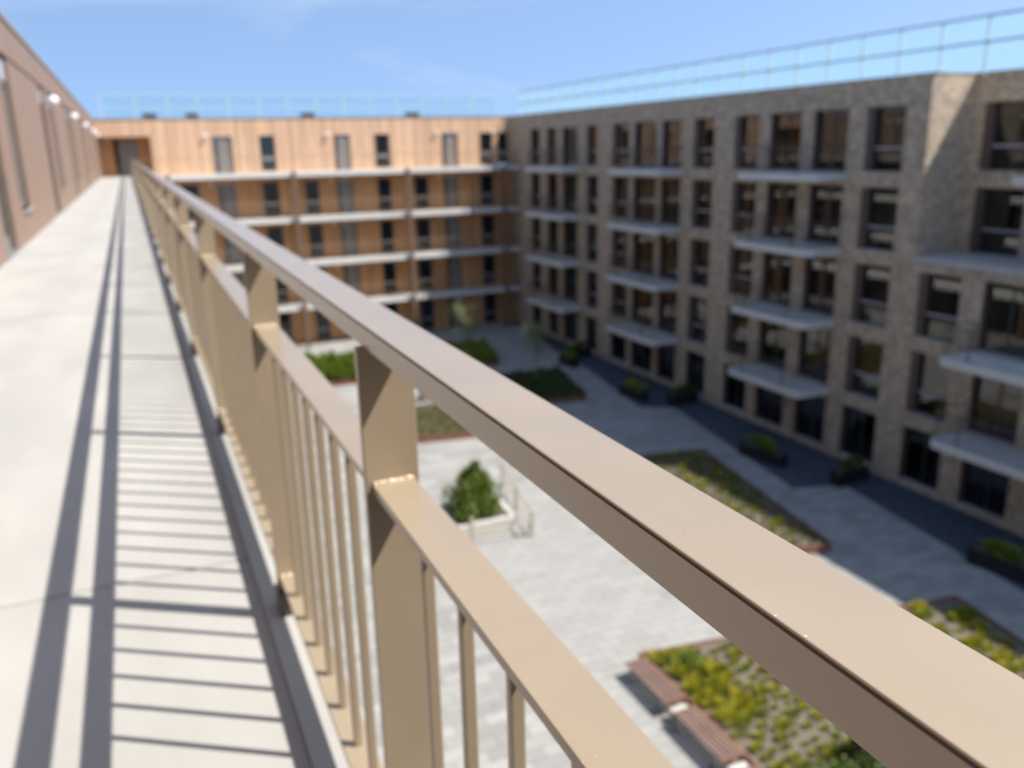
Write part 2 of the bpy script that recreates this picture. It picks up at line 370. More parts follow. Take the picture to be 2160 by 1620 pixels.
# ------------------------------------------------------------------ walkway
wk = tag(MB().box(XL - .3, .205, -2.7, YF, LV[4] - .36, LV[4]).build('walkway', 'concrete_floor'), kind='structure')
deck = MB().box(XL + .002, .203, -2.695, -2.7 + 5.39, LV[4] - .02, LV[4] + .004).mesh('deck_panel', 'concrete_floor')
for k in range(12): obj('deck_panel', deck if k < 11 else MB().box(XL + .002, .203, -2.695, -2.7 + 64.3 - 59.4 - .005, LV[4] - .02, LV[4] + .004).mesh('deck_panel', 'concrete_floor'), wk, (0, 5.4 * k, 0))
MB().box(.205, XS, -2.7, YS, LV[4] - .36, LV[4] + .03).build('kerb', 'concrete_floor', wk)

# ------------------------------------------------------------------ near railing
Z = lambda d: CAMZ - d                    # heights are measured down from the eye
rail = thing('railing', 'champagne coloured metal railing with flat balusters along the walkway edge', 'railing', (.28, 0, LV[4]))
Y0, Y1 = -2.68, YS
def extrude(prof, y0, y1, name, parent, mt='champagne'):
    mb = MB(); n = len(prof)
    mb.v = [(x, y0, z) for x, z in prof] + [(x, y1, z) for x, z in prof]
    mb.f = [tuple(range(n - 1, -1, -1)), tuple(range(n, 2 * n))] + [(k, (k + 1) % n, n + (k + 1) % n, n + k) for k in range(n)]
    mb.t = [1.] * (n + 2)
    return mb.build(name, mt, parent)
def rrect(x0, x1, z0, z1, r, groove=None):
    p = []
    for cx, cz, a0 in ((x1 - r, z1 - r, 0), (x0 + r, z1 - r, 90), (x0 + r, z0 + r, 180), (x1 - r, z0 + r, 270)):
        for k in range(5):
            a = R(a0 + k * 22.5); p.append((cx + r * math.cos(a), cz + r * math.sin(a)))
        if a0 == 90 and groove:                      # added groove: its dark line stands in for an edge reflection
            gz, gh, gd = groove
            p += [(x0, gz), (x0 + gd, gz - gh * .25), (x0 + gd, gz - gh * .75), (x0, gz - gh)]
    return p
HZ = Z(.214)
extrude(rrect(.25, .31, HZ - .031, HZ, .0012, (HZ - .0014, .0024, .004)), Y0, Y1, 'handrail', rail)
posts = [1.06 - 1.775 * k for k in (2, 1, 0)] + [2.26 + 1.775 * k for k in range(33)]
MZ = Z(.437); BZ = Z(1.158)
pmsh = None
for k, y in enumerate(posts):
    if k < 12 or pmsh is None:
        o = MB().box(.241, .317, y, y + .012, Z(1.225), HZ - .0315).build('post', 'champagne', rail)
        if k < 12: bevel(o, .0015)
        if k == 11: pmsh = o.data; y_p = y
    else:
        o = obj('post', pmsh, rail, (0, y - y_p, 0))
    o2 = MB().box(.236, .30, y - .035, y + .045, LV[4] + .028, Z(1.2)).build('foot_bracket', 'bracket', rail); bevel(o2, .004, 2)
bal_y = []
for a, b2 in zip(posts, posts[1:] + [Y1 + .05]):
    y0, y1 = a + .012, b2
    if y1 - y0 < .2: continue
    near = a < 12
    extrude(rrect(.25, .31, MZ - .012, MZ, .0014), y0, y1, 'mid_rail', rail)
    extrude(rrect(.258, .302, MZ - .021, MZ - .0125, .001), y0, y1, 'mid_rail_channel', rail)
    extrude(rrect(.25, .31, BZ - .010, BZ, .0014), y0, y1, 'bottom_rail', rail)
    nb = max(1, round((y1 - y0) / .135)); bal_y += [y0 + (y1 - y0) * (j + 1) / nb for j in range(nb - 1)]
b0 = MB().box(-.0085, .0085, -.006, .006, BZ + .0005, MZ - .0215)
bo = b0.build('baluster', 'champagne', rail, loc=(0, 0, 0)); bevel(bo, .003, 2)
for v in bo.data.vertices: v.co.z -= LV[4]
seen = [y for y in bal_y if y > .2]; bo.location = (0, seen[0], 0)
for y in seen[1:299]: obj('baluster', bo.data, rail, (0, y, 0))
st = MB()
for y in seen[299:] + [y for y in bal_y if y <= .2]: st.box(.2715, .2885, y - .006, y + .006, BZ, MZ - .0215)
tag(st.build('baluster_run', 'champagne', rail), kind='stuff')
for y in posts[2:9]:                       # weld beads where the rail meets the post
    for zz in (MZ, BZ):
        mb = MB()
        for j in range(9):
            cx = .254 + j * .0064 + random.uniform(-.001, .001); rr = random.uniform(.003, .0044)
            i = len(mb.v); seg, rg = 10, 6
            for a in range(rg + 1):
                for c in range(seg):
                    th = math.pi * a / rg; ph = 2 * math.pi * c / seg
                    mb.v.append((cx + rr * 1.25 * math.sin(th) * math.cos(ph), y - .0005 + rr * math.sin(th) * math.sin(ph), zz + .0005 + rr * math.cos(th)))
            for a in range(rg):
                for c in range(seg):
                    mb.f.append((i + a * seg + c, i + a * seg + (c + 1) % seg, i + (a + 1) * seg + (c + 1) % seg, i + (a + 1) * seg + c)); mb.t.append(1.)
        mb.build('weld_bead', 'weld', rail, smooth=True)

# ------------------------------------------------------------------ left building (the walkway runs along it)
LB = thing('gallery_block', 'gallery block with rose brown cladding beside the walkway', 'building', (XL, 20, 0))
doorsL = [12.95 + 9.4 * k for k in range(-1, 6) if 12.95 + 9.4 * k < 58]
opsL = []
for d in doorsL:
    opsL += [(d, d + 1.35, LV[4] + .02, LV[4] + 2.87), (d + 2.72, d + 3.95, LV[4] + .5, LV[4] + 2.87)]
PL = lambda u, v, dp: (XL - dp, u, v)
wall_grid(MB(), lambda u, v, dp: (XL - .03 - dp, u, v), -2.7, YF, LV[4] - .2, TOP, opsL, .3).build('wall', 'dark_groove', LB)
bd = MB(); boards(bd, PL, -2.7, YF, LV[4], LV[4] + 2.87, opsL, .2, .005, -.028, .05)
tag(bd.build('cladding_boards', 'rose_cladding', LB), kind='stuff')
bd = MB(); boards(bd, PL, -2.7, YF, LV[4] + 2.92, TOP - .06, [], .2, .005, -.028, .05)
tag(bd.build('fascia_boards', 'rose_cladding', LB), kind='stuff')
MB().box(XL - .5, XL + .035, -2.7, YF, TOP - .06, TOP).build('coping', 'trim', LB)
MB().box(XL - 14, XL - .34, -2.7, YF + 14, TOP - .5, TOP - .35).build('roof', 'roofing', LB)
MB().box(XL - 14, XL - .34, -2.7, YF, 0, TOP - .51).build('core_wall', 'dark_groove', LB)
for d in doorsL:
    z0 = LV[4]
    dr = MB().box(XL - .16, XL - .1, d + .02, d + 1.33, z0 + .04, z0 + 2.5).build('door', 'door_grey', LB)
    MB().box(XL - .1, XL - .088, d + .95, d + 1.2, z0 + .25, z0 + 2.35).build('pane', 'wall_glass', dr)
    MB().bar((XL - .06, d + .12, z0 + 1.22), (XL - .06, d + .28, z0 + 1.22), .02).bar((XL - .1, d + .13, z0 + 1.22), (XL - .05, d + .13, z0 + 1.22), .02).box(XL - .1, XL - .094, d + .08, d + .17, z0 + 1.1, z0 + 1.32).build('handle', 'steel', dr)
    MB().box(XL - .14, XL - .06, d + .02, d + 1.33, z0 + 2.52, z0 + 2.85).build('transom_panel', 'panel_pale', dr)
    MB().box(XL - .2, XL + .02, d, d + 1.35, z0 + .0, z0 + .03).build('threshold', 'steel', dr)
    wn = MB(); y0, y1 = d + 2.74, d + 3.93
    wall_grid(wn, lambda u, v, dp: (XL - .08 - dp, u, v), y0, y1, z0 + .52, z0 + 2.5, [(y0 + .06, y1 - .06, z0 + .58, z0 + 2.44)], .06)
    wn = wn.build('window', 'door_grey', LB)
    MB().box(XL - .13, XL - .115, y0 + .06, y1 - .06, z0 + .58, z0 + 2.44).build('pane', 'wall_glass', wn)
    MB().box(XL - .12, XL - .06, y0, y1, z0 + 2.52, z0 + 2.85).build('transom_panel', 'panel_pale', wn)
    MB().box(XL - .1, XL + .04, y0 - .02, y1 + .02, z0 + .46, z0 + .5).build('sill', 'frame_grey', wn)
# unseen wall added behind the viewer to cut stray light on the railing
MB().box(XL - 3, 7, -6, -2.7, 0, TOP + 2.6).build('unseen_shade_wall', 'brick', LB)
# lower galleries of the same block
for k in range(4):
    z0 = LV[k]; z1 = LV[k + 1] - .36
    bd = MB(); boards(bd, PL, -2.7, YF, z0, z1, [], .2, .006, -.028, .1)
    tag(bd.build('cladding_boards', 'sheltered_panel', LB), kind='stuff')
    if k: MB().box(XL - .3, XS, -2.7, YS, z0 - .36, z0).build('gallery_slab', 'slab', LB)
    for d in doorsL:
        dr = MB().box(XL + .001, XL + .03, d, d + 1.1, z0 + .02, z0 + 2.4).build('door', 'door_grey', LB)
        wn = MB().box(XL + .001, XL + .03, d + 2.7, d + 3.7, z0 + .1, z0 + 2.4).build('window', 'dark_glass', LB)
for d in doorsL[1:]:
    MB().box(XS - .32, XS - .07, d + 6, d + 6.3, 0, LV[4] - .36).build('pillar', 'timber_brown', LB)

# ------------------------------------------------------------------ far building
FB = thing('timber_block', 'timber clad gallery block closing the far side of the courtyard', 'building', (13, YF, 0))
PF = lambda u, v, dp: (u, YF + dp, v)
dT = [5.5 + 8.05 * k for k in range(3)]
ops_top = []; doors_f = []; wins_f = []
for d in dT:
    doors_f.append((d, 4)); wins_f.append((d + 2.95, 4))
NI = (-1.45, 1.56, LV[4], LV[4] + 2.48)
def ops_level(k):
    o = []
    for d in dT:
        o += [(d, d + 1.05, LV[k] + .02, LV[k] + 2.42), (d + 2.95, d + 3.9, LV[k] + .1, LV[k] + 2.42)]
        if k < 4: o += [(d - 2.3, d - 1.35, LV[k] + .1, LV[k] + 2.42)]
    if k < 4: o += [(dT[2] + 5.7, dT[2] + 6.4, LV[k] + .02, LV[k] + 2.42)]
    return o
all_ops = [o for k in range(5) for o in ops_level(k)] + [(26.0, 26.8, LV[4] + .02, LV[4] + 2.42)]
wall_grid(MB(), lambda u, v, dp: (u, YF + .03 + dp, v), XL, XR + 6, 0, TOP, all_ops + [NI], .3).build('wall', 'timber_brown', FB)
for k in range(5):
    z1 = LV[k + 1] - .36 if k < 4 else TOP - .05
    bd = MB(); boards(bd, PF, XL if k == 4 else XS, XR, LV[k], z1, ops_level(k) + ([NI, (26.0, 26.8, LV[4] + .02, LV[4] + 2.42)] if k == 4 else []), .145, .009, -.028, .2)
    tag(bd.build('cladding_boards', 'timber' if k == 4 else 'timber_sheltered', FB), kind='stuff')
MB().box(XL, XR + .3, YF - .05, YF + .5, TOP - .05, TOP).build('coping', 'trim', FB)
MB().box(XL, XR + 8, YF + .34, YF + 14, TOP - .5, TOP - .35).build('roof', 'roofing', FB)
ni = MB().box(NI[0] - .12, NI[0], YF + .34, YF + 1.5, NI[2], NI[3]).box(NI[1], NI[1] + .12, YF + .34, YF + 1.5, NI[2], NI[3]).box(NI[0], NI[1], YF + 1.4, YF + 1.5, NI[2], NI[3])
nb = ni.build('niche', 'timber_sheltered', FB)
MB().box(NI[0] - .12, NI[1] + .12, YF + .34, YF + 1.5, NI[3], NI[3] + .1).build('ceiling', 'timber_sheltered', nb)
MB().box(NI[0] - .12, NI[1] + .12, YF, YF + 1.5, LV[4] - .3, LV[4] - .004).build('threshold', 'concrete_floor', nb)
nd = MB().box(-.33, .78, YF + 1.33, YF + 1.39, LV[4] + .02, LV[4] + 2.3).build('door', 'door_grey', FB)
MB().box(-.62, -.36, YF + 1.34, YF + 1.39, LV[4] + .02, LV[4] + 2.3).build('side_light', 'dark_glass', nd)
MB().bar((.62, YF + 1.29, LV[4] + 1.05), (.72, YF + 1.29, LV[4] + 1.05), .02).build('handle', 'steel', nd)
def f_door(x, k, w_=1.05):
    z0 = LV[k]
    d = MB().box(x + .25, x + w_ - .02, YF + .1, YF + .15, z0 + .03, z0 + 2.4).build('door', 'door_grey', FB)
    MB().box(x + .02, x + .23, YF + .11, YF + .15, z0 + .03, z0 + 2.4).build('side_light', 'dark_glass', d)
    MB().bar((x + .85, YF + .06, z0 + 1.05), (x + .97, YF + .06, z0 + 1.05), .02).build('handle', 'steel', d)
def f_win(x, k, w_=.95):
    z0 = LV[k] + .1; h = 2.32
    mb = wall_grid(MB(), lambda u, v, dp: (u, YF + .07 + dp, v), x, x + w_, z0, z0 + h, [(x + .07, x + w_ - .07, z0 + .07, z0 + .75), (x + .07, x + w_ - .07, z0 + .83, z0 + h - .07)], .06)
    d = mb.build('window', 'frame_dark', FB)
    MB().box(x + .07, x + w_ - .07, YF + .11, YF + .12, z0 + .83, z0 + h - .07).build('pane', 'dark_glass', d)
    MB().box(x + .07, x + w_ - .07, YF + .11, YF + .12, z0 + .07, z0 + .75).build('pane', 'dark_glass', d)
    MB().box(x + .05, x + w_ - .05, YF + .045, YF + .068, z0 + .74, z0 + .86).build('transom_rail', 'frame_grey', d)
for k in range(5):
    for d in dT:
        f_door(d, k); f_win(d + 2.95, k)
        if k < 4: f_win(d - 2.3, k)
    if k < 4: f_win(dT[2] + 5.7, k, .7)
f_win(26.0, 4, .8)
for k in range(1, 5):
    MB().box(XS, XR, YS, YF - .001, LV[k] - .3, LV[k] - (.002 if k == 4 else 0)).build('gallery_slab', 'slab', FB)
for x in (2.2, 10.15, 18.15, 25.6):
    MB().box(x, x + .22, YS - .25, YS - .004, 0, LV[4] + .05).build('pillar', 'timber_brown', FB)
for k in range(1, 5):
    gr = thing('gallery_railing', 'thin bronze railing on the %s gallery of the timber block' % ('first', 'second', 'third', 'top')[k - 1], 'railing', (13, YS, LV[k]), 'gallery railings on the timber block')
    MB().bar((XS + .1, YS + .1, LV[k] + 1.1), (XR - .1, YS + .1, LV[k] + 1.1), .04, .03).build('handrail', 'champagne', gr)
    MB().bar((XS + .1, YS + .1, LV[k] + .1), (XR - .1, YS + .1, LV[k] + .1), .04, .012).build('bottom_rail', 'champagne', gr)
    mb = MB(); x = XS + .2
    while x < XR - .1: mb.box(x, x + .009, YS + .085, YS + .115, LV[k] + .1, LV[k] + 1.09); x += .135
    tag(mb.build('baluster_run', 'champagne', gr), kind='stuff')
    ps = MB().box(-.006, .006, -.03, .03, 0, 1.09).mesh('post', 'champagne')
    for j in range(15): obj('post', ps, gr, (XS + .15 + j * 1.85 - 13, .1, 0))

# wall lamps: a base plate and a globe
gm = bpy.data.meshes.new('globe'); bm = bmesh.new(); bmesh.ops.create_uvsphere(bm, u_segments=20, v_segments=12, radius=.115); bm.to_mesh(gm); bm.free()
gm.materials.append(M['globe']); gm.polygons.foreach_set('use_smooth', [True] * len(gm.polygons))
plm = MB().tube([(0, 0, 0), (0, .02, 0)], .09, 14).tube([(0, -.07, 0), (0, .02, 0)], .035, 10).mesh('base_plate', 'steel')
def lamp(x, y, z, rz, label, group):
    t = thing('wall_lamp', label, 'lamp', (x, y, z), group, rz)
    obj('globe', gm, t, (0, -.17, 0)); obj('base_plate', plm, t, (0, -.02, 0))
for k in range(5):
    for j, d in enumerate(dT):
        if k == 0: continue
        wh = ('nearest the walkway', 'in the middle', 'nearest the brick block')[j]
        if k == 4: lamp(d - .5, YF, LV[4] + 2.47, 0, 'globe lamp beside the top floor door %s on the sunlit timber wall' % wh, 'lamps on the top timber wall')
        else: lamp(d - .5, YF, LV[k] + 2.4, 0, 'globe lamp by the %s gallery door %s on the shaded timber' % (('', 'first', 'second', 'third')[k], wh), 'lamps under the timber galleries')
lamp(25.55, YF, LV[4] + 2.47, 0, 'white globe lamp at the end of the timber wall where the brick block shades it', 'lamps on the top timber wall')
lamp(-1.0, YF + 1.4, LV[4] + 2.3, 0, 'globe lamp inside the timber entrance niche at the walkway end', 'lamps on the top timber wall')
for y, wh in ((24.15, 'fifth'), (33.6, 'fourth'), (43.1, 'third'), (52.4, 'second'), (60.4, 'first')):
    lamp(XL, y, LV[4] + 2.62, R(90), 'globe lamp on the rose brown walkway wall, %s from the timber niche' % wh, 'lamps along the walkway wall')
# roof domes
for x in (1.85, 4.6, 12.5, 20.4):
    t = thing('roof_vent', 'small dark roof vent standing on the flat roof of the timber block', 'roof vent', (x, YF + 3.4, TOP - .35), 'vents on the timber block roof')
    MB().box(x - .42, x + .42, YF + 3, YF + 3.8, TOP - .355, TOP + .3).build('curb', 'roof_dark', t)
    cp = MB().box(x - .48, x + .48, YF + 2.94, YF + 3.86, TOP + .3, TOP + .43).build('cap', 'roof_dark', t); bevel(cp, .06, 2)

# ------------------------------------------------------------------ right building (brick)
RB = thing('brick_block', 'brown brick apartment block with white balconies along the courtyard', 'building', (XR, 36, 0))
PR = lambda u, v, dp: (XR + dp, u, v)
YC = 23.44; XC = 29.2
cols = [(56.4, 57.95, 'w'), (53.6, 55.15, 'd'), (50.75, 52.8, 'd'), (47.95, 49.5, 's'), (44.3, 46.2, 'w'), (41.4, 43.7, 'd'), (39.0, 40.85, 'd'),
        (36.2, 37.95, 's'), (32.8, 34.6, 'w'), (30.05, 32.05, 'd'), (27.36, 29.3, 'd'), (24.5, 26.4, 's'), (21.3, 23.15, 's'), (18.45, 20.4, 'd'), (15.7, 17.65, 'd'), (13.0, 14.9, 'w'), (9.6, 11.4, 's')]
opR = []; winR = []
for k in range(5):
    for a, b2, t in cols:
        if k == 0: t = 'd'
        if k >= 3 and b2 < YC: continue
        z0, z1 = LV[k] + (.05 if k else .25), LV[k] + 2.53
        opR.append((a, b2, z0, z1)); winR.append((XR, a, b2, z0, z1, t, k))
rec = [(20.9, 22.95, 's'), (17.6, 19.6, 'd'), (15, 16.9, 'd')]; opC = []
for k in (3, 4):
    for a, b2, t in rec:
        z0, z1 = LV[k] + .07, LV[k] + 2.53; opC.append((a, b2, z0, z1)); winR.append((XC, a, b2, z0, z1, t, k))
TH = .34
mb = wall_grid(MB(), PR, YC + .0, YF - .06, 0, TOP - .04, [o for o in opR if o[0] > YC], TH)
mb.build('wall', 'brick', RB)
wall_grid(MB(), PR, 6, YC, 0, LV[3] - .22, [o for o in opR if o[0] < YC], TH).build('wall', 'brick', RB)
wall_grid(MB(), lambda u, v, dp: (XC + dp, u, v), 6, YC, LV[3] + .05, TOP - .04, opC, TH).build('wall', 'brick', RB)
MB().box(XR + TH, XC + TH, YC, YC + .3, LV[3] + .05, TOP - .04).build('return_wall', 'brick', RB)
MB().box(XR - .05, XC + .02, 6, YC - .002, LV[3] - .2, LV[3] + .045).build('terrace_slab', 'concrete', RB)
MB().box(XR - .03, XR + .5, YC - .03, YF, TOP - .04, TOP).build('coping', 'trim', RB)
MB().box(XC - .03, XC + .5, 6, YC - .031, TOP - .04, TOP).build('coping', 'trim', RB)
MB().box(XR + .501, XC + .5, YC - .03, YC + .4, TOP - .04, TOP - .001).build('coping', 'trim', RB)
MB().box(XR + TH + .16, XR + 12, YC + .31, YF, TOP - .32, TOP - .2).build('roof', 'roofing', RB)
MB().box(XC + TH + .16, XR + 12, 6, YC + .309, TOP - .32, TOP - .2).build('roof', 'roofing', RB)
MB().box(33.5, 33.7, 6, YF, 0, TOP - .33).build('interior_wall', 'room', RB)
MB().box(XR + .4, 33.5, 5.8, 6, 0, TOP - .33).build('end_wall', 'brick', RB)
for k in range(5):
    z0 = LV[k]
    MB().box(XR + TH + .002 if k < 4 else XR + TH + .002, 33.49, YC + .31 if k > 3 else 6, YF - .1, z0 - .3 if k else .02, z0 + .02 if k else .2).build('floor_slab', 'room', RB)
for y in (50.2, 46.9, 38.4, 35.4, 26.85, 23.9, 20.8, 12.2):
    MB().box(XR + TH + .003 if y > YC else XC + TH, 33.48, y, y + .12, .2, TOP - .34).build('partition_wall', 'room', RB)
wcache = {}
def r_window(xf, a, b2, z0, z1, t, k):
    w_, h = b2 - a, z1 - z0; key = (round(w_, 2), round(h, 2), t)
    if key not in wcache:
        P = lambda u, v, dp: (.22 + dp, u, v)
        pn = .32 if t != 'd' else .06; f = .06; d = {}
        uw = w_ - pn
        if t == 'd':
            o = [(f, uw / 2 - f / 2, f, h - f), (uw / 2 + f / 2, uw - f, f, h - f)]
        else:
            o = [(f, uw - f, f, h * .36), (f, uw - f, h * .36 + .07, h - f)]
        d['frame'] = wall_grid(MB(), P, 0, uw, 0, h, o, .07).mesh('window', 'frame_dark')
        d['panes'] = [MB().box(.25, .262, q[0], q[1], q[2], q[3]).mesh('pane', 'glass') for q in o]
        d['panel'] = MB().box(.05, .3, uw + .002, w_, 0, h).mesh('side_panel', 'reveal_brown')
        if t != 'd': d['rail'] = MB().box(.17, .215, .02, uw - .02, h * .36 - .02, h * .36 + .07).mesh('transom_rail', 'frame_grey')
        else: d['rail'] = None
        cv = MB(); nn = 22; cw = uw * .6
        for i in range(nn):
            y_a, y_b = f + cw * i / nn, f + cw * (i + 1) / nn
            x_a, x_b = .42 + .05 * (i % 2), .42 + .05 * ((i + 1) % 2)
            cv.face([(x_a, y_a, .05), (x_b, y_b, .05), (x_b, y_b, h - .05), (x_a, y_a, h - .05)])
        d['curtain'] = cv.mesh('curtain', 'curtain')
        wcache[key] = d
    d = wcache[key]
    o = obj('window', d['frame'], RB, (xf - XR, a - 36, z0))
    for p in d['panes']: obj('pane', p, o)
    obj('side_panel', d['panel'], o)
    if d['rail']: obj('transom_rail', d['rail'], o)
    MB().box(xf - .02, xf + .21, a + .001, b2 - .001, z0 - .0, z0 + .03).build('sill', 'frame_grey' if k else 'concrete', o)
    if random.random() < .8: obj('curtain', d['curtain'], o, (0, random.choice((0, .12, .3)) * (b2 - a), 0))
for wr in winR: r_window(*wr)
def rounded(x0, x1, y0, y1, r):
    p = [(x1, y0), (x1, y1)]
    for cx, cy, a0 in ((x0 + r, y1 - r, 90), (x0 + r, y0 + r, 180)):
        for k in range(6): a = R(a0 + 18 * k); p.append((cx + r * math.cos(a), cy + r * math.sin(a)))
    return p
def balcony(xf, y0, y1, k, deep=1.75):
    z = LV[k]; x0 = xf - deep
    o = MB().prism(rounded(x0, xf - .002, y0, y1, .35), z - .3, z - .02).build('balcony', 'slab', RB)
    ps = rounded(x0 + .1, xf, y0 + .1, y1 - .1, .28); ps = ps[1:] + ps[:1]
    rl = MB(); bars = MB(); pts = []
    for (ax, ay), (bx, by) in zip(ps, ps[1:]):
        rl.bar((ax, ay, z + 1.1), (bx, by, z + 1.1), .035, .03); rl.bar((ax, ay, z + .08), (bx, by, z + .08), .03, .012)
        L = math.hypot(bx - ax, by - ay); nn = max(1, int(L / .13))
        for j in range(nn): pts.append((ax + (bx - ax) * j / nn, ay + (by - ay) * j / nn))
    for x, y in pts: bars.box(x - .004, x + .004, y - .004, y + .004, z + .08, z + 1.09)
    for j in (0, len(pts) // 3, len(pts) * 2 // 3): x, y = pts[j]; rl.box(x - .02, x + .02, y - .02, y + .02, z - .02, z + 1.1)
    r1 = rl.build('balcony_railing', 'reveal_brown', o)
    b1 = tag(bars.build('balcony_bars', 'reveal_brown', o), kind='stuff')
for k in range(1, 5):
    for y0, y1 in ((49.9, 55.4), (38.7, 43.95), (27.2, 32.25)): balcony(XR, y0, y1, k)
    if k < 3: balcony(XR, 15.5, 20.6, k)
balcony(XC, 14.8, 20.4, 4)
# thin rail post and light fitting under a balcony
# glass balustrade on the roofs
def glass_rail(a, b2, z0, label, step=1.85):
    a = Vector((*a, z0)); b2 = Vector((*b2, z0)); L = (b2 - a).length; d = (b2 - a) / L; nn = int(L / step)
    t = thing('glass_balustrade', label, 'balustrade', tuple(a), 'glass balustrades on the roofs')
    up_ = Vector((0, 0, 1)); h = 1.88
    for i in range(nn + 1):
        p = a + d * (i * L / nn)
        MB().bar(p, p + up_ * h, .09, .05).build('post', 'glassrail', t)
        if i < nn:
            q = a + d * ((i + 1) * L / nn); n_ = Vector((-d.y, d.x, 0)) * .006
            p1, q1 = p + d * .04, q - d * .04
            mb = MB()
            mb.face([p1 + up_ * .1, q1 + up_ * .1, q1 + up_ * (h - .05), p1 + up_ * (h - .05)])
            mb.build('pane', 'roof_glass', t)
    MB().bar(a + up_ * (h + .02), b2 + up_ * (h + .02), .08, .07).build('top_rail', 'glassrail', t)
    MB().bar(a + up_ * 1.06, b2 + up_ * 1.06, .07, .07).build('middle_rail', 'glassrail', t)
mat('glassrail', (.4, .5, .48), .5)
glass_rail((XR + .6, 61.0), (XR + .6, 7), TOP - .2, 'clear glass balustrade with pale posts along the brick block roof')
glass_rail((-1, YF + 1.5), (XR - .5, YF + 1.5), TOP - .35, 'clear glass balustrade along the timber block roof')

# ------------------------------------------------------------------ planting beds
def bed(poly, label, h=.34):
    cx = sum(p[0] for p in poly) / len(poly); cy = sum(p[1] for p in poly) / len(poly)
    t = thing('planting_bed', label, 'planting bed', (cx, cy, 0), 'corten edged planting beds')
    inn = [(x + (cx - x) * .06 / max(abs(cx - x), .1), y + (cy - y) * .06 / max(abs(cy - y), .1)) for x, y in poly]
    for k in range(len(poly)):
        a, b2, c, d = poly[k - 1], poly[k], inn[k], inn[k - 1]
        MB().prism([a, b2, c, d], -.005, h).build('edging', 'corten', t)
    MB().prism(inn, -.004, h - .07).build('soil', 'soil', t)
    return t
bed(BED_A, 'large corten edged bed of yellow tufts with wooden benches along its side')
bed(BED_B, 'corten edged bed of low yellow green plants lying half in the brick block shade')
bed(BED_C, 'corten edged bed of olive ground cover with a person sitting behind it')
bed(BED_D, 'shaded corten bed of dark green plants with a pale young tree')
bed(BED_E, 'sunlit corten bed of bright green grasses at the foot of the timber block')
bed(BED_F, 'corten bed of fresh green plants near the shaded corner of the courtyard')
def tuft(n, r, h, seed, size):
    random.seed(seed); mb = MB()
    for _ in range(n):
        a = random.uniform(0, 6.28); q = r * math.sqrt(random.random()); x, y = q * math.cos(a), q * math.sin(a)
        l = h * random.uniform(.5, 1.1) * (1.1 - .5 * q / r); lean = q / r * .6 + random.uniform(-.1, .3); w_ = size * random.uniform(.5, 1.2)
        a += random.uniform(-.5, .5)
        dx, dy = math.cos(a) * lean * l, math.sin(a) * lean * l; px, py = -math.sin(a) * w_, math.cos(a) * w_
        mb.face([(x, y, 0), (x + dx * .4 + px, y + dy * .4 + py, l * .6), (x + dx, y + dy, l), (x + dx * .4 - px, y + dy * .4 - py, l * .6)], random.uniform(0, .8))
    return mb
tm = [tuft(90, .2, .34, 3 + s, .028).mesh('tuft', mt) for s, mt in enumerate(('yellow_leaf', 'yellow_leaf', 'tuft_green', 'yellow_leaf'))]
random.seed(21)
def scatter_tufts(poly, n, box_, label, group, small=1., dens=None, cat='plant'):
    pts = []; tries = 0
    while len(pts) < n and tries < 20000:
        tries += 1
        x, y = random.uniform(*box_[:2]), random.uniform(*box_[2:])
        if not in_poly(x, y, poly) or not all(in_poly(x + a, y + c, poly) for a, c in ((.25, 0), (-.25, 0), (0, .25), (0, -.25))): continue
        if any((x - a) ** 2 + (y - c) ** 2 < .075 for a, c, _ in pts): continue
        if dens and random.random() > dens(x, y): continue
        pts.append((x, y, 1))
    for x, y, _ in pts:
        big = random.random()
        o = obj('tuft_plant', tm[int(random.random() * 3.99)], None, (x, y, .265), random.uniform(0, 6))
        s = small * (.36 + .5 * big * big + (.28 if dens and x < 12.4 and y > 13.4 else 0)); o.scale = (s, s, s * random.uniform(.8, 1.2))
        tag(o, label, cat, group)
random.seed(5)
scatter_tufts(BED_A, 215, (11, 15.2, 9.8, 17), 'yellow green tuft growing in the large bed beside the benches', 'tufts beside the benches', 1., lambda x, y: 1 if x < 12.8 or y < 14 else .35)
scatter_tufts(BED_A, 60, (18.4, 21, 9.0, 15.8), 'yellow tuft along the shaded edge of the large bench bed', 'tufts on the far edge of the bench bed', 1.15)
scatter_tufts(BED_B, 90, (18.6, 22, 19.8, 29.4), 'yellow green tuft in the bed half shaded by the brick block', 'tufts in the half shaded bed', .9)
def cover(poly, n, label, mt, h, size, upright=0, name='ground_cover'):
    xs = [p[0] for p in poly]; ys = [p[1] for p in poly]
    def pos():
        while True:
            x, y = random.uniform(min(xs), max(xs)), random.uniform(min(ys), max(ys))
            if in_poly(x, y, poly): return x, y, .27 + h * random.random() * (.4 + .6 * abs(math.sin(x * 2.3) * math.cos(y * 1.9)))
    tag(leaves(MB(), n, pos, size, .2, upright).build(name, mt), label, 'plants', kind='stuff')
cover(BED_C, 9000, 'low olive ground cover filling a sunlit corten bed', 'cover_leaf', .12, .12)
cover(BED_B, 7000, 'low green ground cover between tufts in the half shaded bed', 'cover_leaf', .1, .11)
cover(BED_A, 900, 'sparse low growth between the tufts of the bench bed', 'cover_leaf', .06, .09)
cover(BED_D, 14000, 'dark green ground cover in the shaded corten bed', 'green_leaf', .35, .16)
cover(BED_E, 9000, 'bright green grasses in the bed by the timber block', 'fresh_leaf', .9, .4, 1.2)
cover(BED_F, 12000, 'fresh green planting in the bed near the shaded corner', 'fresh_leaf', .7, .2)
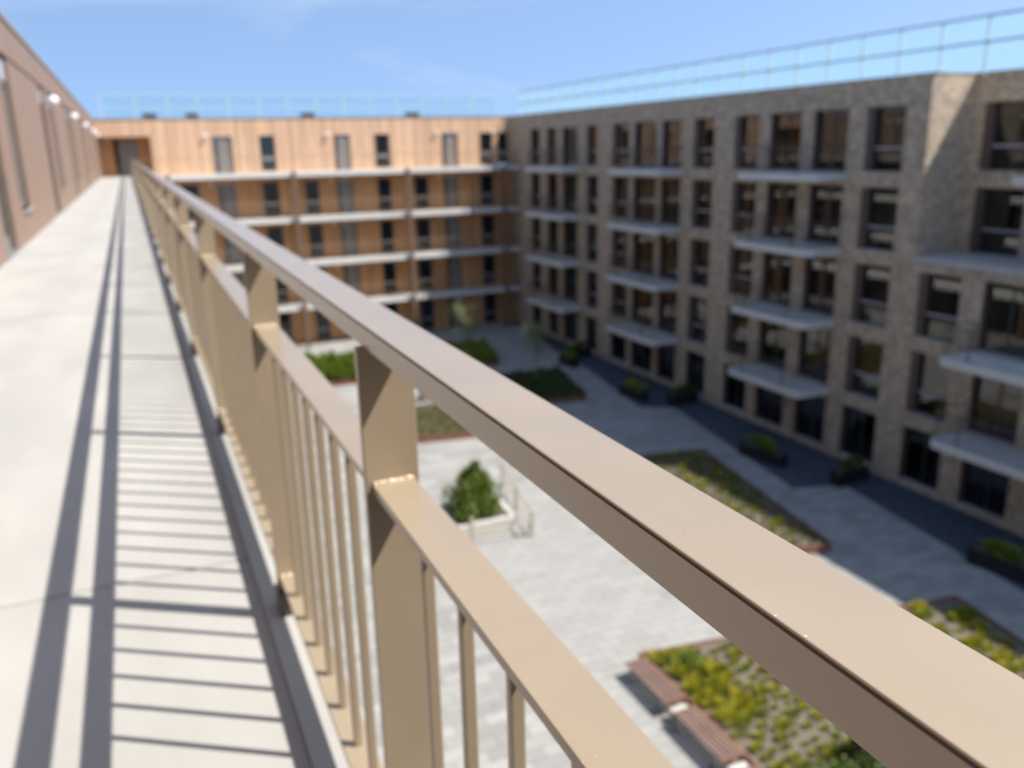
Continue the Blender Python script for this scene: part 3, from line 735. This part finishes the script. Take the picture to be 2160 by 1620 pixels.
# dark green shrub at the near end of the bench bed
def shrub(x, y, z, rx, ry, h, n, mt, label, group=None, size=.16, name='shrub', stems=5):
    t = thing(name, label, 'shrub', (x, y, z), group)
    cl = [(random.uniform(-.6, .6) * rx, random.uniform(-.6, .6) * ry, random.uniform(.25, .8) * h) for _ in range(9)] + [(0, 0, h * .95)]
    def pos():
        c = random.choice(cl); s = random.random() ** .4 * .5
        a, bq = random.uniform(0, 6.28), random.uniform(-1, 1); q = math.sqrt(1 - bq * bq)
        return c[0] + rx * s * q * math.cos(a), c[1] + ry * s * q * math.sin(a), max(.03, c[2] + h * .35 * s * bq * 1.4)
    f_ = leaves(MB(), n, pos, size, .5).build('foliage', mt, t, loc=(0, 0, 0))
    mb = MB()
    for c in cl[:stems]: mb.tube([(c[0] * .15, c[1] * .15, -.02), (c[0] * .5, c[1] * .5, c[2] * .5), (c[0], c[1], c[2])], [.02, .014, .006], 5)
    mb.build('stem', 'bark', t, loc=(0, 0, 0)); return t
shrub(13.3, 11.35, .26, .75, .6, .75, 1500, 'green_leaf', 'dark green shrub at the near end of the bench bed', size=.14)
shrub(12.25, 11.0, .26, .5, .5, .55, 700, 'green_leaf', 'smaller green shrub between the bench and the dark shrub', size=.13)
shrub(11.9, 16.1, .26, .4, .4, .3, 500, 'fresh_leaf', 'light green shrub by the corner of the bench bed', size=.12)

# benches along the bed
slat_m = MB().box(-.042, .042, -.9, .9, -.02, .02).mesh('slat', 'bench_wood')
def bench(x, y, rz, label):
    t = thing('bench', label, 'bench', (x, y, .012), 'slatted wooden benches', rz)
    for k in range(5): obj('slat', slat_m, t, (-.236 + k * .118, 0, .43))
    for s in (-.72, .72):
        lg = MB().box(-.25, .25, s - .09, s + .09, 0, .41).build('support', 'concrete', t, loc=(0, 0, 0)); bevel(lg, .01)
    MB().box(-.29, .29, -.93, -.901, .36, .45).build('end_plate', 'corten', t, loc=(0, 0, 0)); MB().box(-.29, .29, 0.901, .93, .36, .45).build('end_plate', 'corten', t, loc=(0, 0, 0))
    return t
bench(10.58, 15.72, 0, 'slatted reddish bench at the corner of the large bed')
bench(10.55, 13.5, 0, 'slatted reddish bench in the middle of the large bed side')
bench(10.55, 11.25, 0, 'slatted bench beside the low green shrubs of the large bed')
for y, wh in ((14.61, 'the corner bench and the next'), (12.38, 'the middle bench and the one by the shrubs')):
    tag(bevel(MB().box(10.32, 10.8, y - .1, y + .1, .012, .36).build('seat_block', 'planter_white'), .02), 'pale concrete block between ' + wh, 'block', 'pale blocks between the benches')
bench(13.2, 42.3, R(90), 'slatted bench behind the olive bed where a person sits')

# young trees
def tree(x, y, z, h, r, n, mt, label):
    t = thing('young_tree', label, 'tree', (x, y, z), 'young courtyard trees')
    tr = MB().tube([(0, 0, -.05), (.02, .01, h * .4), (-.02, .03, h * .75), (0, 0, h * .95)], [.05, .04, .025, .01], 7)
    tips = []
    for k in range(16):
        a = k * 2.4; z0 = h * random.uniform(.35, .85); l = r * random.uniform(.5, 1) * (1.1 - .5 * (z0 / h))
        e = (math.cos(a) * l, math.sin(a) * l, z0 + l * .8); tr.tube([(0, 0, z0), (e[0] * .5, e[1] * .5, z0 + l * .5), e], [.018, .012, .005], 5); tips += [e, (e[0] * .6, e[1] * .6, z0 + l * .55)]
    tr.build('trunk', 'bark', t, loc=(0, 0, 0))
    def pos():
        c = random.choice(tips); return c[0] + random.gauss(0, .17), c[1] + random.gauss(0, .17), c[2] + random.gauss(0, .2)
    leaves(MB(), n, pos, .11, .6).build('crown', mt, t, loc=(0, 0, 0))
tree(20.2, 43.0, .26, 3.6, .95, 1300, 'pale_leaf', 'pale young tree rising from the shaded dark green bed')
tree(18.9, 50.9, .26, 3.6, 1.1, 1300, 'pale_leaf', 'young tree in the fresh green bed near the shaded corner')

# conifer-like bush in a white planter, with its guard rail
pt = thing('low_planter', 'low white concrete planter ring around the large green bush', 'planter', (10.35, 27.4, 0))
for a in ((9.15, 9.4, 26.3, 28.6), (11.35, 11.6, 26.3, 28.6), (9.4, 11.35, 26.3, 26.55), (9.4, 11.35, 28.35, 28.6)):
    MB().box(*a, .0, .42).build('rim', 'planter_white', pt)
MB().box(9.4, 11.35, 26.55, 28.35, .0, .33).build('soil', 'soil', pt)
bs = thing('bush', 'large pointed green bush in the white planter', 'bush', (10.25, 27.45, .33))
_cl = [(random.uniform(-.75, .75), random.uniform(-.6, .6), random.uniform(.25, .75), random.uniform(.35, .55)) for _ in range(15)] + [(random.uniform(-.4, .4), random.uniform(-.35, .35), random.uniform(.8, 1.4), random.uniform(.25, .4)) for _ in range(9)] + [(.1, 0, 1.85, .16), (.02, .05, 1.6, .22), (-.25, .1, 1.5, .18), (.3, -.1, 1.35, .18)]
def pos():
    c = random.choice(_cl); z = random.uniform(-1, 1); a = random.uniform(0, 6.28); q = math.sqrt(1 - z * z); s = random.random() ** .4 * c[3]
    return c[0] + s * q * math.cos(a), c[1] + s * q * math.sin(a), max(.02, c[2] + s * z * 1.25)
leaves(MB(), 5600, pos, .17, 0, 0).build('foliage', 'bush_leaf', bs, loc=(0, 0, 0))
MB().tube([(0, 0, -.03), (.02, 0, 1.0), (0, 0, 1.9)], [.05, .035, .01], 7).build('stem', 'bark', bs, loc=(0, 0, 0))
gd = thing('guard_rail', 'low weathered guard rail standing around the bush planter', 'guard rail', (11.9, 27.5, 0))
gp = [(12.55, 30.1), (12.1, 27.7), (11.65, 25.35), (9.5, 25.75)]
for x, y in gp: MB().box(x - .05, x + .05, y - .05, y + .05, 0, 1.0).build('post', 'guard_wood', gd)
for a, b2 in zip(gp, gp[1:]):
    for z in ((.92, .3) if a[0] > 11.7 else (.3,)):
        dx, dy = (b2[0] - a[0]), (b2[1] - a[1]); L = math.hypot(dx, dy)
        MB().bar((a[0] + dx / L * .051, a[1] + dy / L * .051, z), (b2[0] - dx / L * .051, b2[1] - dy / L * .051, z), .04, .08).build('rail', 'guard_wood', gd)

# black planter boxes on the dark terraces
pb = [((23.95, 27.7), 100, 2.3, 'along the path edge below the widest brick pier'), ((25.45, 24.15), 6, 1.75, 'across the dark terrace by a ground floor door'),
      ((24.05, 16.2), 99, 2.2, 'along the path edge below the nearest balconies'), ((24.0, 38.5), 99, 1.9, 'along the path edge of the middle terrace'),
      ((25.75, 36.35), 6, 1.8, 'across the end of the middle terrace'), ((25.85, 48.2), 6, 1.6, 'across the end of the last terrace'), ((24.2, 46.6), 99, 1.5, 'by the tip of the last terrace')]
for (x, y), rot, ln, txt in pb:
    t = thing('planter_box', 'long black planter box ' + txt, 'planter', (x, y, .03), 'black planter boxes on the terraces', R(rot))
    for a in ((-ln / 2, ln / 2, -.25, -.22), (-ln / 2, ln / 2, .22, .25), (-ln / 2, -ln / 2 + .03, -.22, .22), (ln / 2 - .03, ln / 2, -.22, .22)):
        MB().box(*a, 0, .55).build('side', 'black_box', t, loc=(0, 0, 0))
    MB().box(-ln / 2 + .03, ln / 2 - .03, -.22, .22, 0, .48).build('soil', 'soil', t, loc=(0, 0, 0))
    s = shrub(x, y, .5, ln * .48, .24, .5, int(380 * ln), 'fresh_leaf' if rot > 50 else 'green_leaf', 'green shrubs in the black planter ' + txt, 'shrubs in the planter boxes', .15); s.rotation_euler.z = R(rot)

# ------------------------------------------------------------------ people
def person(name_label, joints, edges, radii, mt_groups, loc, rz, clothes):
    me = bpy.data.meshes.new('person'); me.from_pydata(joints, edges, []); me.update()
    o = obj('person', me, None, loc, rz); tag(o, name_label, 'person')
    for mname in mt_groups: me.materials.append(M[mname])
    sk = o.modifiers.new('skin', 'SKIN'); sk.use_smooth_shade = True
    for i, r in enumerate(radii): me.skin_vertices[0].data[i].radius = r if isinstance(r, tuple) else (r, r)
    me.skin_vertices[0].data[0].use_root = True
    sb = o.modifiers.new('sub', 'SUBSURF'); sb.levels = 1; sb.render_levels = 1
    return o
def ellipsoid(mb, c, rx, ry, rz_, seg=12, rg=8, zmin=-1):
    i = len(mb.v)
    for a in range(rg + 1):
        th = math.pi * a / rg
        for k in range(seg):
            ph = 2 * math.pi * k / seg; mb.v.append((c[0] + rx * math.sin(th) * math.cos(ph), c[1] + ry * math.sin(th) * math.sin(ph), c[2] + rz_ * max(zmin, math.cos(th))))
    for a in range(rg):
        for k in range(seg): mb.f.append((i + a * seg + k, i + a * seg + (k + 1) % seg, i + (a + 1) * seg + (k + 1) % seg, i + (a + 1) * seg + k)); mb.t.append(1.)
    return mb
def figure(label, loc, rz, sitting, top_mat, leg_mat):
    if sitting:   # hips at seat height, thighs forward (-y), shins down
        hip = .0; J = [(0, 0, hip), (0, .03, .22), (0, .02, .44), (0, 0, .56), (0, -.02, .64), (0, -.03, .75)]
        legs = [[(s * .09, -.02, 0), (s * .12, -.44, .02), (s * .11, -.52, -.36), (s * .11, -.65, -.41)] for s in (-1, 1)]
        arms = [[(s * .17, .02, .46), (s * .24, -.03, .2), (s * .15, -.25, .1), (s * .1, -.33, .09)] for s in (-1, 1)]
    else:
        J = [(0, 0, .9), (0, .0, 1.12), (0, .0, 1.36), (0, 0, 1.48), (0, -.01, 1.56), (0, -.02, 1.66)]
        legs = [[(s * .09, 0, .86), (s * .1, -.02, .48), (s * .11, .02, .09), (s * .12, -.13, .035)] for s in (-1, 1)]
        arms = [[(s * .18, 0, 1.39), (s * .23, .02, 1.12), (s * .2, -.1, .9), (s * .19, -.14, .82)] for s in (-1, 1)]
    joints = list(J); rad = [(.15, .11), (.14, .10), (.155, .105), (.06, .06), (.085, .09), (.08, .09)]
    edges = [(0, 1), (1, 2), (2, 3), (3, 4), (4, 5)]
    for L in legs:
        i = len(joints); joints += L; rad += [.085, .06, .04, .035]; edges += [(0, i), (i, i + 1), (i + 1, i + 2), (i + 2, i + 3)]
    for A in arms:
        i = len(joints); joints += A; rad += [.05, .04, .032, .028]; edges += [(2, i), (i, i + 1), (i + 1, i + 2), (i + 2, i + 3)]
    o = person(label, joints, edges, rad, ['skin'], loc, rz, None)
    top = J[5]
    ellipsoid(MB(), (top[0], top[1] + .015, top[2] + .0), .098, .112, .115, zmin=-.2).build('hair', 'hair', o, True, loc=(0, 0, 0))
    mb = MB(); ellipsoid(mb, (J[1][0], J[1][1], (J[0][2] + J[2][2]) / 2 + .06), .185, .135, .33); mb.build('shirt', top_mat, o, True, loc=(0, 0, 0))
    for A in arms:
        MB().tube([A[0], tuple((Vector(A[0]) + Vector(A[1])) / 2), A[1]], [.068, .062, .055], 10).build('sleeve', top_mat, o, True, loc=(0, 0, 0))
    for L in legs:
        e = tuple((Vector(L[1]) * .35 + Vector(L[0]) * .65)) if sitting else L[2]
        pts = [(L[0][0], L[0][1], L[0][2] + .03), L[1], e] if not sitting else [(L[0][0], L[0][1] + .05, L[0][2]), e]
        MB().tube(pts, [.105, .078, .06] if not sitting else [.112, .092], 10).build('trouser_leg', leg_mat, o, True, loc=(0, 0, 0))
        ellipsoid(MB(), ((L[2][0] + L[3][0]) / 2, (L[2][1] + L[3][1]) / 2 - .02, L[3][2] - .0), .045, .13, .045).build('shoe', 'trousers', o, True, loc=(0, 0, 0))
    return o
figure('person in a dark teal top sitting on the bench behind the olive bed', (12.98, 42.2, .575), R(60), True, 'shirt', 'trousers')
figure('person in a dark red top standing in an open balcony doorway', (XR + .45, 30.45, LV[2] + .02), R(-80), False, 'red_shirt', 'trousers')
